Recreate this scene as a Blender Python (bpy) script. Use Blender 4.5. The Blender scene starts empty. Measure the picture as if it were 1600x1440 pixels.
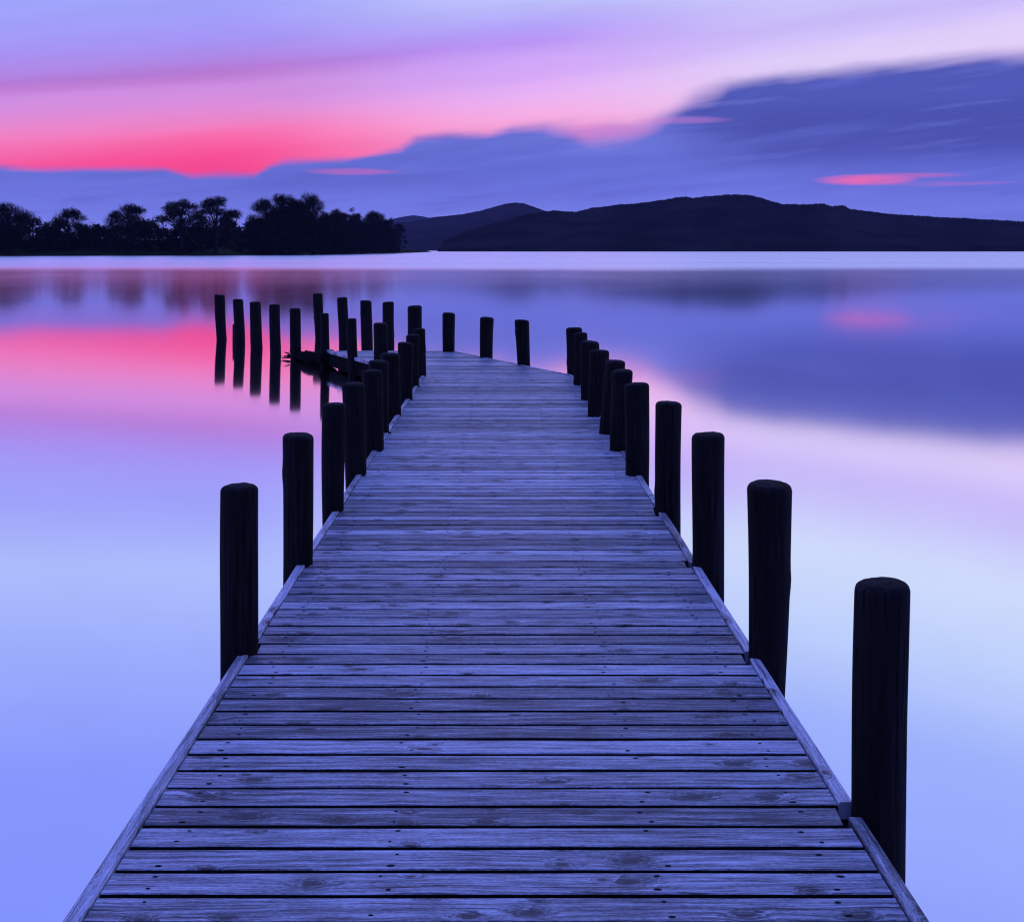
import bpy, bmesh, math, random
from mathutils import Vector, Matrix, noise

random.seed(11)
scene = bpy.context.scene
COL = scene.collection

# ------------------------------------------------------------------ numbers
F = 1900.0            # focal length in photo pixels (1600 wide)
HC = 2.0              # camera height above the lake
HORIZON = 390.0
DECK_VP = 400.0       # the deck falls very slightly towards its end
FH = 3040.0           # F * 1.6 m
SLOPE = (DECK_VP - HORIZON) / F


def deck_z(d):
    return HC - 1.6 - SLOPE * d


def lin(r, g, b):
    def f(c):
        c = c / 255.0
        return c / 12.92 if c <= 0.04045 else ((c + 0.055) / 1.055) ** 2.4
    return (f(r), f(g), f(b), 1.0)


# ------------------------------------------------------------------ helpers
def link(o, parent=None):
    COL.objects.link(o)
    if parent is not None:
        o.parent = parent
    return o


def mesh_obj(name, bm, mat, parent=None, smooth=False):
    me = bpy.data.meshes.new(name)
    bm.normal_update()
    bm.to_mesh(me)
    bm.free()
    if smooth:
        for p in me.polygons:
            p.use_smooth = True
    for m in (mat if isinstance(mat, (list, tuple)) else [mat]):
        me.materials.append(m)
    return link(bpy.data.objects.new(name, me), parent)


def empty(name, loc=(0, 0, 0)):
    o = bpy.data.objects.new(name, None)
    o.location = loc
    o.empty_display_size = 0.3
    return link(o)


def tag(o, label=None, cat=None, group=None, kind=None):
    if label: o['label'] = label
    if cat: o['category'] = cat
    if group: o['group'] = group
    if kind: o['kind'] = kind
    return o


class NT:
    """small node-tree writer"""
    def __init__(self, tree):
        self.t = tree
        self.n = tree.nodes
        self.n.clear()

    def new(self, kind, **kw):
        nd = self.n.new(kind)
        for k, v in kw.items():
            setattr(nd, k, v)
        return nd

    def put(self, sock, v):
        if hasattr(v, 'is_linked') or isinstance(v, bpy.types.NodeSocket):
            self.t.links.new(v, sock)
        else:
            sock.default_value = v

    def m(self, op, a, b=0.0, c=0.0, clamp=False):
        nd = self.new('ShaderNodeMath', operation=op, use_clamp=clamp)
        for s, v in zip(nd.inputs, (a, b, c)):
            self.put(s, v)
        return nd.outputs[0]

    def mix(self, fac, a, b, mode='MIX'):
        nd = self.new('ShaderNodeMix', data_type='RGBA', blend_type=mode)
        self.put(nd.inputs[0], fac)
        self.put(nd.inputs[6], a)
        self.put(nd.inputs[7], b)
        return nd.outputs[2]

    def smooth(self, x, lo, hi, a=0.0, b=1.0):
        nd = self.new('ShaderNodeMapRange', interpolation_type='SMOOTHSTEP')
        self.put(nd.inputs['Value'], x)
        self.put(nd.inputs['From Min'], lo)
        self.put(nd.inputs['From Max'], hi)
        self.put(nd.inputs['To Min'], a)
        self.put(nd.inputs['To Max'], b)
        return nd.outputs[0]

    def ramp(self, x, lo, hi, stops, interp='LINEAR'):
        t = self.m('DIVIDE', self.m('SUBTRACT', x, lo), hi - lo, clamp=True)
        nd = self.new('ShaderNodeValToRGB')
        cr = nd.color_ramp
        cr.interpolation = interp
        st = [((p - lo) / (hi - lo), c) for p, c in stops]
        cr.elements[0].position = st[0][0]; cr.elements[0].color = st[0][1]
        cr.elements[1].position = st[-1][0]; cr.elements[1].color = st[-1][1]
        for p, c in st[1:-1]:
            e = cr.elements.new(p)
            e.color = c
        self.put(nd.inputs[0], t)
        return nd.outputs[0]

    def comb(self, x, y, z=0.0):
        nd = self.new('ShaderNodeCombineXYZ')
        for s, v in zip(nd.inputs, (x, y, z)):
            self.put(s, v)
        return nd.outputs[0]

    def noise(self, vec, scale=1.0, detail=3.0, rough=0.5, dist=0.0):
        nd = self.new('ShaderNodeTexNoise', noise_dimensions='3D')
        self.put(nd.inputs['Vector'], vec)
        nd.inputs['Scale'].default_value = scale
        nd.inputs['Detail'].default_value = detail
        nd.inputs['Roughness'].default_value = rough
        nd.inputs['Distortion'].default_value = dist
        return nd.outputs[0]


def new_mat(name):
    m = bpy.data.materials.new(name)
    m.use_nodes = True
    return m, NT(m.node_tree)


def bump(nt, height, strength, dist):
    b = nt.new('ShaderNodeBump')
    b.inputs['Strength'].default_value = strength
    b.inputs['Distance'].default_value = dist
    nt.put(b.inputs['Height'], height)
    return b.outputs[0]


def principled(nt, color, rough, normal=None, spec=0.5, metallic=0.0):
    p = nt.new('ShaderNodeBsdfPrincipled')
    nt.put(p.inputs['Base Color'], color)
    nt.put(p.inputs['Roughness'], rough)
    p.inputs['Specular IOR Level'].default_value = spec
    p.inputs['Metallic'].default_value = metallic
    if normal is not None:
        nt.put(p.inputs['Normal'], normal)
    o = nt.new('ShaderNodeOutputMaterial')
    nt.t.links.new(p.outputs[0], o.inputs[0])
    return p


# ------------------------------------------------------------------ the sky
def build_sky():
    w = bpy.data.worlds.new("World")
    scene.world = w
    w.use_nodes = True
    nt = NT(w.node_tree)
    tc = nt.new('ShaderNodeTexCoord')
    nrm = nt.new('ShaderNodeVectorMath', operation='NORMALIZE')
    nt.t.links.new(tc.outputs['Generated'], nrm.inputs[0])
    sp = nt.new('ShaderNodeSeparateXYZ')
    nt.t.links.new(nrm.outputs[0], sp.inputs[0])
    x, y, z = sp.outputs
    az = nt.m('ARCTAN2', x, y)
    el = nt.m('ARCSINE', z)
    U = nt.m('MULTIPLY_ADD', az, F, 800.0)       # azimuth, 1900 units a radian
    V = nt.m('MULTIPLY', el, F)                   # elevation, the same unit
    # long-exposure streaks: noise drawn out along the azimuth, tilted a little
    tilt = nt.m('MULTIPLY_ADD', U, -0.10, V)
    n1 = nt.noise(nt.comb(nt.m('MULTIPLY', U, 0.0016), nt.m('MULTIPLY', tilt, 0.014), 3.0), 1.0, 3.0, 0.5)
    n2 = nt.noise(nt.comb(nt.m('MULTIPLY', U, 0.005), nt.m('MULTIPLY', tilt, 0.035), 9.0), 1.0, 3.0, 0.55)
    n1c = nt.m('SUBTRACT', n1, 0.5)
    n2c = nt.m('SUBTRACT', n2, 0.5)
    Uc = nt.m('MINIMUM', nt.m('MAXIMUM', U, 0.0), 1600.0)
    Vs = nt.m('SUBTRACT', V, nt.m('MULTIPLY', nt.m('SUBTRACT', Uc, 800.0), 0.10))
    Vs = nt.m('ADD', Vs, nt.m('MULTIPLY', n1c, 26.0))

    hi = [(980, lin(132, 149, 254)), (1250, (0.26, 0.34, 1.24, 1)), (1700, (0.23, 0.34, 1.58, 1)), (2985, (0.21, 0.33, 1.68, 1))]
    left = [(0, lin(120, 130, 230)), (150, lin(255, 48, 112)), (188, lin(255, 68, 134)), (215, lin(255, 100, 160)),
            (240, lin(244, 130, 194)), (265, lin(222, 140, 218)), (290, lin(210, 142, 224)), (310, lin(186, 114, 206)),
            (330, lin(180, 138, 234)), (360, lin(170, 150, 250)), (400, lin(165, 163, 255)), (440, lin(164, 168, 255)),
            (520, lin(180, 196, 255)), (640, lin(160, 176, 255)), (800, lin(136, 152, 254))] + hi
    mid = [(0, lin(150, 140, 235)), (165, lin(250, 140, 195)), (195, lin(252, 170, 220)), (212, lin(252, 176, 231)),
           (240, lin(240, 180, 246)), (270, lin(222, 172, 252)), (300, lin(208, 166, 252)), (317, lin(188, 148, 250)),
           (340, lin(184, 166, 255)), (380, lin(192, 194, 255)), (450, lin(206, 216, 255)), (600, lin(182, 200, 255)),
           (800, lin(150, 167, 255))] + hi
    right = [(0, lin(160, 150, 240)), (160, lin(244, 192, 244)), (190, lin(238, 206, 250)), (220, lin(234, 214, 254)),
             (250, lin(230, 214, 255)), (275, lin(216, 198, 255)), (292, lin(208, 192, 255)), (340, lin(208, 206, 255)),
             (400, lin(216, 228, 255)), (520, lin(194, 212, 255)), (640, lin(160, 180, 255)), (800, lin(152, 170, 255))] + hi
    cl = nt.ramp(Vs, 0, 2985, left)
    cm = nt.ramp(Vs, 0, 2985, mid)
    cr = nt.ramp(Vs, 0, 2985, right)
    c = nt.mix(nt.smooth(U, 330.0, 840.0), cl, cm)
    c = nt.mix(nt.smooth(U, 780.0, 1280.0), c, cr)

    # the low cloud bank: height of its upper edge round the horizon
    edge = [(-3000, 150), (-800, 150), (-200, 130), (100, 118), (269, 121), (311, 112), (361, 115), (405, 114), (425, 127),
            (452, 135), (496, 137), (547, 142), (591, 149), (625, 156), (650, 172), (700, 179), (766, 178), (800, 188),
            (850, 191), (885, 186), (918, 177), (985, 185), (1012, 191), (1034, 204), (1060, 219), (1087, 234),
            (1137, 252), (1205, 262), (1272, 267), (1330, 272), (1500, 280), (2200, 260), (5000, 160)]
    EM = 400.0
    near = [(u, v) for u, v in edge if 100 <= u <= 1500]
    e1 = nt.ramp(U, 100, 1500, [(u, (v / EM,) * 3 + (1,)) for u, v in near], 'LINEAR')
    farl = nt.ramp(U, -3000, 100, [(u, (v / EM,) * 3 + (1,)) for u, v in edge if u <= 100])
    farr = nt.ramp(U, 1500, 5000, [(u, (v / EM,) * 3 + (1,)) for u, v in edge if u >= 1500])
    e = nt.mix(nt.m('GREATER_THAN', U, 100.0), farl, e1)
    e = nt.mix(nt.m('GREATER_THAN', U, 1500.0), e, farr)
    esep = nt.new('ShaderNodeSeparateColor')
    nt.put(esep.inputs[0], e)
    edgeV = nt.m('MULTIPLY', esep.outputs[0], EM)
    edgeV = nt.m('ADD', edgeV, nt.m('MULTIPLY_ADD', n2c, 4.0, nt.m('MULTIPLY', n1c, 2.0)))
    n3 = nt.noise(nt.comb(nt.m('MULTIPLY', U, 0.0050), nt.m('MULTIPLY', tilt, 0.060), 17.0), 1.0, 4.0, 0.55)
    n3c = nt.m('SUBTRACT', n3, 0.5)
    n4 = nt.noise(nt.comb(nt.m('MULTIPLY', U, 0.010), nt.m('MULTIPLY', tilt, 0.010), 29.0), 1.0, 2.0, 0.5)
    edgeV = nt.m('MULTIPLY_ADD', n3c, 13.0, edgeV)
    gap = nt.m('SUBTRACT', edgeV, V)              # positive inside the cloud
    soft = nt.m('MULTIPLY_ADD', nt.smooth(U, 600.0, 1050.0), 5.0, 7.0)
    soft = nt.m('MULTIPLY_ADD', nt.m('MULTIPLY', nt.smooth(U, 790.0, 900.0), nt.smooth(U, 1200.0, 1040.0)), 8.0, soft)
    soft = nt.m('MULTIPLY', soft, nt.smooth(n4, 0.35, 0.66, 0.9, 1.6))
    rim = nt.m('DIVIDE', gap, soft)
    cmask = nt.smooth(rim, -1.0, 1.0)
    ccol = nt.ramp(V, 0, 400, [(0, lin(122, 134, 234)), (50, lin(114, 126, 228)), (90, lin(102, 114, 216)),
                               (130, lin(92, 105, 206)), (170, lin(90, 102, 200)), (215, lin(90, 102, 204)), (290, lin(98, 108, 208)), (400, lin(98, 108, 208))])
    dk = nt.m('MULTIPLY', nt.smooth(U, 1010.0, 1240.0),
              nt.m('MULTIPLY', nt.smooth(V, 128.0, 165.0), nt.smooth(V, 240.0, 195.0)))
    tip = nt.m('MULTIPLY', nt.m('MULTIPLY', nt.smooth(U, 1020.0, 1090.0), nt.smooth(U, 1180.0, 1100.0)),
               nt.m('MULTIPLY', nt.smooth(V, 198.0, 212.0), nt.smooth(V, 246.0, 226.0)))
    dk = nt.m('MAXIMUM', dk, nt.m('MULTIPLY', tip, 0.8))
    ccol = nt.mix(dk, ccol, lin(67, 75, 166))
    dka = nt.m('MULTIPLY', nt.smooth(U, 1010.0, 1140.0), nt.smooth(V, 110.0, 150.0))
    ccol = nt.mix(nt.m('MULTIPLY', dka, 0.7), ccol, lin(64, 74, 166))
    dk2 = nt.m('MULTIPLY', nt.smooth(n1, 0.50, 0.68), 0.45)
    ccol = nt.mix(dk2, ccol, lin(80, 90, 186))
    lt2 = nt.m('MULTIPLY', nt.smooth(n1, 0.48, 0.32), 0.4)
    ccol = nt.mix(lt2, ccol, lin(112, 124, 226))
    ccol = nt.mix(nt.m('MULTIPLY', nt.smooth(n3, 0.52, 0.72), 0.35), ccol, lin(76, 86, 182))
    ccol = nt.mix(nt.m('MULTIPLY', nt.smooth(n3, 0.47, 0.28), 0.30), ccol, lin(122, 132, 230))
    c = nt.mix(cmask, c, ccol)

    # slots where the afterglow shows through the cloud
    def slot(uc, vc, a, b, col, amt):
        nonlocal c
        vv = nt.m('ADD', V, nt.m('MULTIPLY_ADD', n2c, 8.0, nt.m('MULTIPLY', n1c, 6.0)))
        du = nt.m('POWER', nt.m('DIVIDE', nt.m('SUBTRACT', U, uc), a), 2.0)
        dv = nt.m('POWER', nt.m('DIVIDE', nt.m('SUBTRACT', vv, vc), b), 2.0)
        mk = nt.m('MULTIPLY', nt.smooth(nt.m('ADD', du, dv), 2.2, 0.0), nt.smooth(n3, 0.30, 0.52))
        c = nt.mix(nt.m('MULTIPLY', mk, amt), c, lin(*col))
    slot(1338, 104, 56, 7.0, (252, 104, 168), 0.85)
    slot(1390, 110, 70, 4.0, (220, 105, 180), 0.45)
    slot(1440, 97, 90, 2.6, (190, 110, 195), 0.4)
    slot(556, 121.5, 62, 4, (200, 100, 180), 0.55)
    slot(1066, 198, 58, 5, (205, 128, 208), 0.4)
    slot(950, 181, 60, 11, (205, 125, 205), 0.5)

    # the side of the sky away from the sunset is deep dusk blue
    aab = nt.m('ABSOLUTE', az)
    back = nt.m('MULTIPLY', nt.smooth(aab, 0.7, 2.0), nt.smooth(el, 1.0, 0.45))
    c = nt.mix(back, c, lin(40, 46, 128))
    # below the horizon (hidden by water and land)
    c = nt.mix(nt.smooth(V, 0.0, -60.0), c, lin(60, 66, 150))

    br = nt.m('ADD', nt.m('MULTIPLY_ADD', n2c, 0.16, 1.0), nt.m('MULTIPLY', nt.smooth(V, 330.0, 40.0), 0.20))
    bw = nt.new('ShaderNodeVectorMath', operation='SCALE')
    nt.put(bw.inputs[0], c)
    nt.put(bw.inputs['Scale'], br)
    b1 = nt.new('ShaderNodeBackground')
    nt.put(b1.inputs[0], bw.outputs[0])
    b1.inputs[1].default_value = 1.0
    # what the atmosphere itself still scatters with the sun just under the hills
    sky = nt.new('ShaderNodeTexSky', sky_type='NISHITA')
    sky.sun_disc = False
    sky.sun_elevation = math.radians(-3.0)
    sky.sun_rotation = math.radians(-14.0)
    b2 = nt.new('ShaderNodeBackground')
    nt.put(b2.inputs[0], sky.outputs[0])
    b2.inputs[1].default_value = 0.05
    add = nt.new('ShaderNodeAddShader')
    nt.t.links.new(b1.outputs[0], add.inputs[0])
    nt.t.links.new(b2.outputs[0], add.inputs[1])
    o = nt.new('ShaderNodeOutputWorld')
    nt.t.links.new(add.outputs[0], o.inputs[0])
    w.cycles.sampling_method = 'MANUAL'
    w.cycles.sample_map_resolution = 1024


build_sky()


# ------------------------------------------------------------------ materials
def mat_deck(name, lift):
    m, nt = new_mat(name)
    uvn = nt.new('ShaderNodeUVMap', uv_map='UVMap')
    sp = nt.new('ShaderNodeSeparateXYZ')
    nt.t.links.new(uvn.outputs[0], sp.inputs[0])
    u, v = sp.outputs[0], sp.outputs[1]
    wn = nt.new('ShaderNodeTexWhiteNoise', noise_dimensions='1D')
    nt.put(wn.inputs['W'], nt.m('FLOOR', v))
    rnd = wn.outputs['Value']
    # knots
    warp = nt.noise(nt.comb(nt.m('MULTIPLY', u, 3.0), nt.m('MULTIPLY', v, 14.0)), 1.0, 2.0)
    vo = nt.new('ShaderNodeTexVoronoi', voronoi_dimensions='2D', feature='F1')
    nt.put(vo.inputs['Vector'], nt.comb(nt.m('MULTIPLY_ADD', warp, 0.25, nt.m('MULTIPLY', u, 4.2)),
                                        nt.m('MULTIPLY_ADD', warp, 0.3, nt.m('MULTIPLY', v, 9.0))))
    vo.inputs['Scale'].default_value = 1.0
    kd = vo.outputs['Distance']
    kc = nt.new('ShaderNodeSeparateColor')
    nt.put(kc.inputs[0], vo.outputs['Color'])
    on = nt.smooth(kc.outputs[0], 0.40, 0.48)
    size = nt.m('MULTIPLY_ADD', nt.m('POWER', kc.outputs[1], 2.0), 0.10, 0.045)
    size = nt.m('MULTIPLY', size, nt.m('MULTIPLY_ADD', nt.noise(nt.comb(nt.m('MULTIPLY', u, 22.0), nt.m('MULTIPLY', v, 70.0)), 1.0, 3.0), 1.5, 0.25))
    kdn = nt.m('DIVIDE', kd, size)
    knot = nt.m('MULTIPLY', nt.smooth(kdn, 1.25, 0.55), on)
    halo = nt.m('MULTIPLY', nt.smooth(kdn, 3.6, 0.6), on)
    # grain lines bend round the knots
    gv = nt.m('ADD', nt.m('MULTIPLY', v, 75.0), nt.m('MULTIPLY', halo, 2.6))
    wav = nt.noise(nt.comb(nt.m('MULTIPLY', u, 1.6), nt.m('MULTIPLY', v, 5.0), 4.0), 1.0, 2.0)
    gv = nt.m('MULTIPLY_ADD', wav, 4.0, gv)
    g1 = nt.noise(nt.comb(nt.m('MULTIPLY', u, 1.5), gv), 1.0, 5.0, 0.62)
    g2 = nt.noise(nt.comb(nt.m('MULTIPLY', u, 9.0), nt.m('MULTIPLY', gv, 3.4), 7.0), 1.0, 4.0, 0.65)
    ring = nt.m('MULTIPLY', nt.m('MULTIPLY_ADD', nt.m('SINE', nt.m('MULTIPLY', kdn, 9.0)), 0.5, 0.5), halo)
    blot = nt.noise(nt.comb(nt.m('MULTIPLY', u, 3.6), nt.m('MULTIPLY', v, 22.0), 2.0), 1.0, 5.0, 0.68)
    fine = nt.noise(nt.comb(nt.m('MULTIPLY', u, 60.0), nt.m('MULTIPLY', v, 330.0), 1.0), 1.0, 2.0, 0.6)
    # drying cracks
    cr = nt.noise(nt.comb(nt.m('MULTIPLY', u, 0.9), nt.m('MULTIPLY_ADD', wav, 2.0, nt.m('MULTIPLY', v, 46.0)), 12.0), 1.0, 2.0, 0.5)
    ridge = nt.m('ABSOLUTE', nt.m('SUBTRACT', cr, 0.5))
    cw = nt.noise(nt.comb(nt.m('MULTIPLY', u, 1.4), nt.m('MULTIPLY', v, 9.0), 21.0), 1.0, 2.0)
    crack = nt.m('MULTIPLY', nt.smooth(ridge, 0.012, 0.003), nt.smooth(cw, 0.52, 0.60))
    a = nt.m('MULTIPLY_ADD', nt.m('SUBTRACT', g1, 0.5), 1.75, 0.5 + lift)
    a = nt.m('MULTIPLY_ADD', nt.m('SUBTRACT', g2, 0.5), 1.25, a)
    a = nt.m('MULTIPLY_ADD', nt.m('SUBTRACT', blot, 0.5), 1.0, a)
    a = nt.m('MULTIPLY_ADD', nt.m('SUBTRACT', fine, 0.5), 0.9, a)
    a = nt.m('MULTIPLY_ADD', nt.m('SUBTRACT', rnd, 0.5), 0.50, a)
    a = nt.m('MULTIPLY_ADD', ring, -0.22, a)
    a = nt.m('MULTIPLY_ADD', halo, -0.16, a)
    sm = nt.noise(nt.comb(nt.m('MULTIPLY', u, 7.0), nt.m('MULTIPLY', v, 48.0), 31.0), 1.0, 4.0, 0.7)
    a = nt.m('MULTIPLY_ADD', nt.smooth(sm, 0.58, 0.72), -0.26, a)
    col = nt.ramp(a, 0.0, 1.0, [(0.0, (0.045, 0.042, 0.042, 1)), (0.28, (0.125, 0.124, 0.123, 1)), (0.55, (0.325, 0.33, 0.33, 1)),
                                (0.8, (0.59, 0.60, 0.60, 1)), (1.0, (0.74, 0.75, 0.75, 1))])
    col = nt.mix(nt.m('MULTIPLY', knot, 0.95), col, (0.055, 0.045, 0.042, 1))
    col = nt.mix(nt.m('MULTIPLY', crack, 0.9), col, (0.03, 0.026, 0.025, 1))
    h = nt.m('MULTIPLY_ADD', g1, 0.8, nt.m('MULTIPLY', g2, 0.6))
    h = nt.m('MULTIPLY_ADD', crack, -1.0, h)
    h = nt.m('MULTIPLY_ADD', ring, -0.3, h)
    h = nt.m('MULTIPLY_ADD', fine, 0.25, h)
    n = bump(nt, h, 0.8, 0.004)
    rg = nt.m('MULTIPLY_ADD', a, -0.15, 0.52)
    principled(nt, col, rg, n, 0.55)
    return m


def mat_post():
    m, nt = new_mat('dark_wet_timber')
    tc = nt.new('ShaderNodeTexCoord')
    sp = nt.new('ShaderNodeSeparateXYZ')
    nt.t.links.new(tc.outputs['Object'], sp.inputs[0])
    oi = nt.new('ShaderNodeObjectInfo')
    off = nt.m('MULTIPLY', oi.outputs['Random'], 40.0)
    x, y, z = sp.outputs
    g = nt.noise(nt.comb(nt.m('MULTIPLY_ADD', x, 55.0, off), nt.m('MULTIPLY', y, 55.0), nt.m('MULTIPLY', z, 2.6)), 1.0, 5.0, 0.65)
    b = nt.noise(nt.comb(nt.m('MULTIPLY_ADD', x, 9.0, off), nt.m('MULTIPLY', y, 9.0), nt.m('MULTIPLY', z, 5.0)), 1.0, 4.0, 0.6)
    a = nt.m('ADD', nt.m('MULTIPLY', g, 0.6), nt.m('MULTIPLY', b, 0.4))
    sp1 = nt.noise(nt.comb(nt.m('MULTIPLY_ADD', x, 26.0, off), nt.m('MULTIPLY', y, 26.0), nt.m('MULTIPLY', z, 0.9)), 1.0, 2.0, 0.5)
    split = nt.m('MULTIPLY', nt.smooth(nt.m('ABSOLUTE', nt.m('SUBTRACT', sp1, 0.5)), 0.03, 0.006), nt.smooth(b, 0.44, 0.56))
    a = nt.m('MULTIPLY_ADD', split, -0.30, a)
    col = nt.ramp(a, 0.25, 0.75, [(0.25, (0.008, 0.006, 0.006, 1)), (0.5, (0.019, 0.015, 0.013, 1)), (0.75, (0.046, 0.037, 0.033, 1))])
    n = bump(nt, a, 0.9, 0.016)
    principled(nt, col, 0.8, n, 0.12)
    return m


def mat_plain(name, c0, c1, scale, rough=0.9, spec=0.1, bumpd=0.0):
    m, nt = new_mat(name)
    tc = nt.new('ShaderNodeTexCoord')
    a = nt.noise(tc.outputs['Object'], scale, 5.0, 0.6)
    col = nt.mix(nt.smooth(a, 0.35, 0.65), c0, c1)
    n = bump(nt, a, 0.6, bumpd) if bumpd else None
    principled(nt, col, rough, n, spec)
    return m


def mat_water():
    m, nt = new_mat('lake_water')
    geo = nt.new('ShaderNodeNewGeometry')
    sp = nt.new('ShaderNodeSeparateXYZ')
    nt.t.links.new(geo.outputs['Position'], sp.inputs[0])
    x, y, _ = sp.outputs
    # a breeze ruffles the open lake; the sheltered water round the jetty lies still
    wob = nt.noise(nt.comb(nt.m('MULTIPLY', x, 0.012), nt.m('MULTIPLY', y, 0.012)), 1.0, 3.0)
    yy = nt.m('MULTIPLY_ADD', nt.m('SUBTRACT', wob, 0.5), 40.0, y)
    ruf = nt.smooth(yy, 106.0, 152.0)
    streak = nt.noise(nt.comb(nt.m('MULTIPLY', x, 0.004), nt.m('MULTIPLY', y, 0.02), 5.0), 1.0, 3.0)
    still = nt.m('MULTIPLY_ADD', nt.noise(nt.comb(nt.m('MULTIPLY', x, 0.15), nt.m('MULTIPLY', y, 0.1), 2.0), 1.0, 2.0), 0.02, 0.052)
    still = nt.m('ADD', still, nt.m('MULTIPLY', nt.smooth(y, 30.0, 100.0), 0.062))
    rr = nt.m('MULTIPLY_ADD', streak, 0.12, 0.22)
    mixr = nt.new('ShaderNodeMix', data_type='FLOAT')
    nt.put(mixr.inputs[0], ruf)
    nt.put(mixr.inputs[2], still)
    nt.put(mixr.inputs[3], rr)
    g = nt.new('ShaderNodeBsdfAnisotropic', distribution='MULTI_GGX')
    g.inputs['Color'].default_value = (0.97, 0.98, 1.0, 1)
    nt.put(g.inputs['Roughness'], mixr.outputs[0])
    o = nt.new('ShaderNodeOutputMaterial')
    nt.t.links.new(g.outputs[0], o.inputs[0])
    return m


M_DECK = mat_deck('weathered_deck_boards', 0.0)
M_STRIP = mat_deck('pale_edge_batten', 0.13)
M_EDGE = mat_plain('gap_shade_board_edge', (0.010, 0.010, 0.008, 1), (0.03, 0.028, 0.022, 1), 30.0, 0.9, 0.05)  # shade of the gaps painted as near-black colour on the board sides
M_POST = mat_post()
M_NAIL = mat_plain('rusted_nail', (0.012, 0.009, 0.008, 1), (0.03, 0.02, 0.016, 1), 300.0, 0.8)
M_BEAM = mat_plain('damp_beam', (0.006, 0.005, 0.0045, 1), (0.018, 0.015, 0.014, 1), 14.0, 0.95, 0.03, 0.01)
M_WATER = mat_water()
M_BARK = mat_plain('dark_bark', (0.018, 0.014, 0.012, 1), (0.04, 0.033, 0.028, 1), 3.0, 1.0, 0.0)
M_TWIG = mat_plain('bare_twigs', (0.014, 0.011, 0.010, 1), (0.028, 0.023, 0.02, 1), 1.5, 1.0, 0.0)
M_LEAF = mat_plain('dull_foliage', (0.008, 0.009, 0.007, 1), (0.022, 0.023, 0.017, 1), 0.6, 1.0, 0.0)
M_GRASS = mat_plain('bank_grass', (0.018, 0.028, 0.010, 1), (0.04, 0.052, 0.02, 1), 0.08, 1.0, 0.0)
M_HILL = mat_plain('wooded_hillside', (0.006, 0.006, 0.005, 1), (0.022, 0.020, 0.017, 1), 0.012, 1.0, 0.0)
M_DRIFT = mat_plain('sodden_driftwood', (0.004, 0.003, 0.003, 1), (0.014, 0.012, 0.011, 1), 20.0, 0.95, 0.03, 0.01)

# ------------------------------------------------------------------ lake
bm = bmesh.new()
xs = [-10000, 10000]
q = [bm.verts.new(p) for p in ((-5400, -50, 0), (5400, -50, 0), (5400, 5800, 0), (-5400, 5800, 0))]
bm.faces.new(q)
tag(mesh_obj('water', bm, M_WATER), kind='structure')


# ------------------------------------------------------------------ jetty
def XL_out(d): return -1.0496 - 0.01 * d
def XL_in(d): return -1.003 - 0.01 * d
def XR_out(d): return 1.032 - 0.01 * d
def XR_in(d): return 0.985 - 0.01 * d


DL, DR, DEND = 16.2, 16.35, 20.55          # the deck turns left here, and stops there
BL0 = Vector((XL_out(DL), DL)); BL1 = Vector((-3.10, DEND))
BR0 = Vector((XR_out(DR) - 0.06, DR)); BR1 = Vector((-1.03, DEND))


def left_edge(d, inset=0.0):
    if d <= DL:
        return XL_out(d) + inset
    t = (d - DL) / (BL1.y - BL0.y)
    return BL0.x + (BL1.x - BL0.x) * t + inset * 1.1


def right_edge(d, inset=0.0):
    if d <= DR - 0.9:
        return XR_out(d) - inset
    if d <= DR:
        t = (d - DR + 0.9) / 0.9
        return XR_out(d) - 0.06 * t - inset
    t = (d - DR) / (BR1.y - BR0.y)
    return BR0.x + (BR1.x - BR0.x) * t - inset * 1.1


# posts: (xl_top, xr_top, y_top, xl_base, xr_base, depth) in photo pixels and metres
def dd(y): return FH / (y - DECK_VP)


jetty_posts = [
    # left side of the walkway
    (347, 404, 755, 344, 402, dd(1018)), (442, 491, 676, 442, 487, dd(880)), (503, 540, 629, 504, 538, dd(797)),
    (535, 571, 597, 539, 572, dd(740)), (565, 598, 577, 566, 599, dd(702)), (575, 607, 562, 581, 609, dd(676)),
    (594, 625, 551, 600, 627, dd(648)), (621, 646, 534, 622, 645, dd(623)), (634, 655, 522, 635, 655, dd(603)),
    (645, 665, 513, 647, 666, dd(587)),
    # left side past the turn
    (583, 606, 504, 585, 607, 17.9), (541, 557, 497, 543, 559, 19.2), (500, 514, 489, 501, 515, 20.75),
    # right side of the walkway
    (1338, 1422, 905, 1331, 1414, 3.50),
    (1168, 1238, 752, 1169, 1227, dd(1026)), (1082, 1133, 675, 1082, 1131, dd(884)), (1024, 1065, 626, 1024, 1064, dd(799)),
    (976, 1014, 597, 976, 1013, dd(741)), (956, 989, 577, 953, 986, dd(703)), (945, 977, 562, 936, 968, dd(677)),
    (922, 953, 546, 918, 950, dd(649)), (906, 935, 532, 907, 936, dd(624)), (896, 917, 519, 896, 920, dd(601)),
    (884, 910, 511, 886, 910, dd(583)),
    # far edge past the turn
    (804, 827, 499, 808, 828, 17.9), (750, 772, 495, 750, 770, 19.24), (691, 711, 488, 692, 711, 20.42),
]
# standing free in the lake beyond the deck
free_far = [(637, 660, 477, 638, 660, 21.8), (598, 616, 471, 598, 616, 23.1), (563, 581, 469, 564, 582, 24.4),
            (527, 543, 464, 529, 545, 25.8), (489, 504, 458, 492, 507, 27.4)]


def wl(top, refl): return F * HC / ((top + refl) / 2 - HORIZON)


free_near = [(335, 351, 460, 338, 354, wl(460, 601)), (364, 380, 467, 366, 382, wl(467, 607)),
             (390, 407, 471, 392, 410, wl(471, 619)), (420, 437, 475, 422, 439, wl(475, 632)),
             (452, 469, 481, 454, 471, wl(481, 643))]


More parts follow.
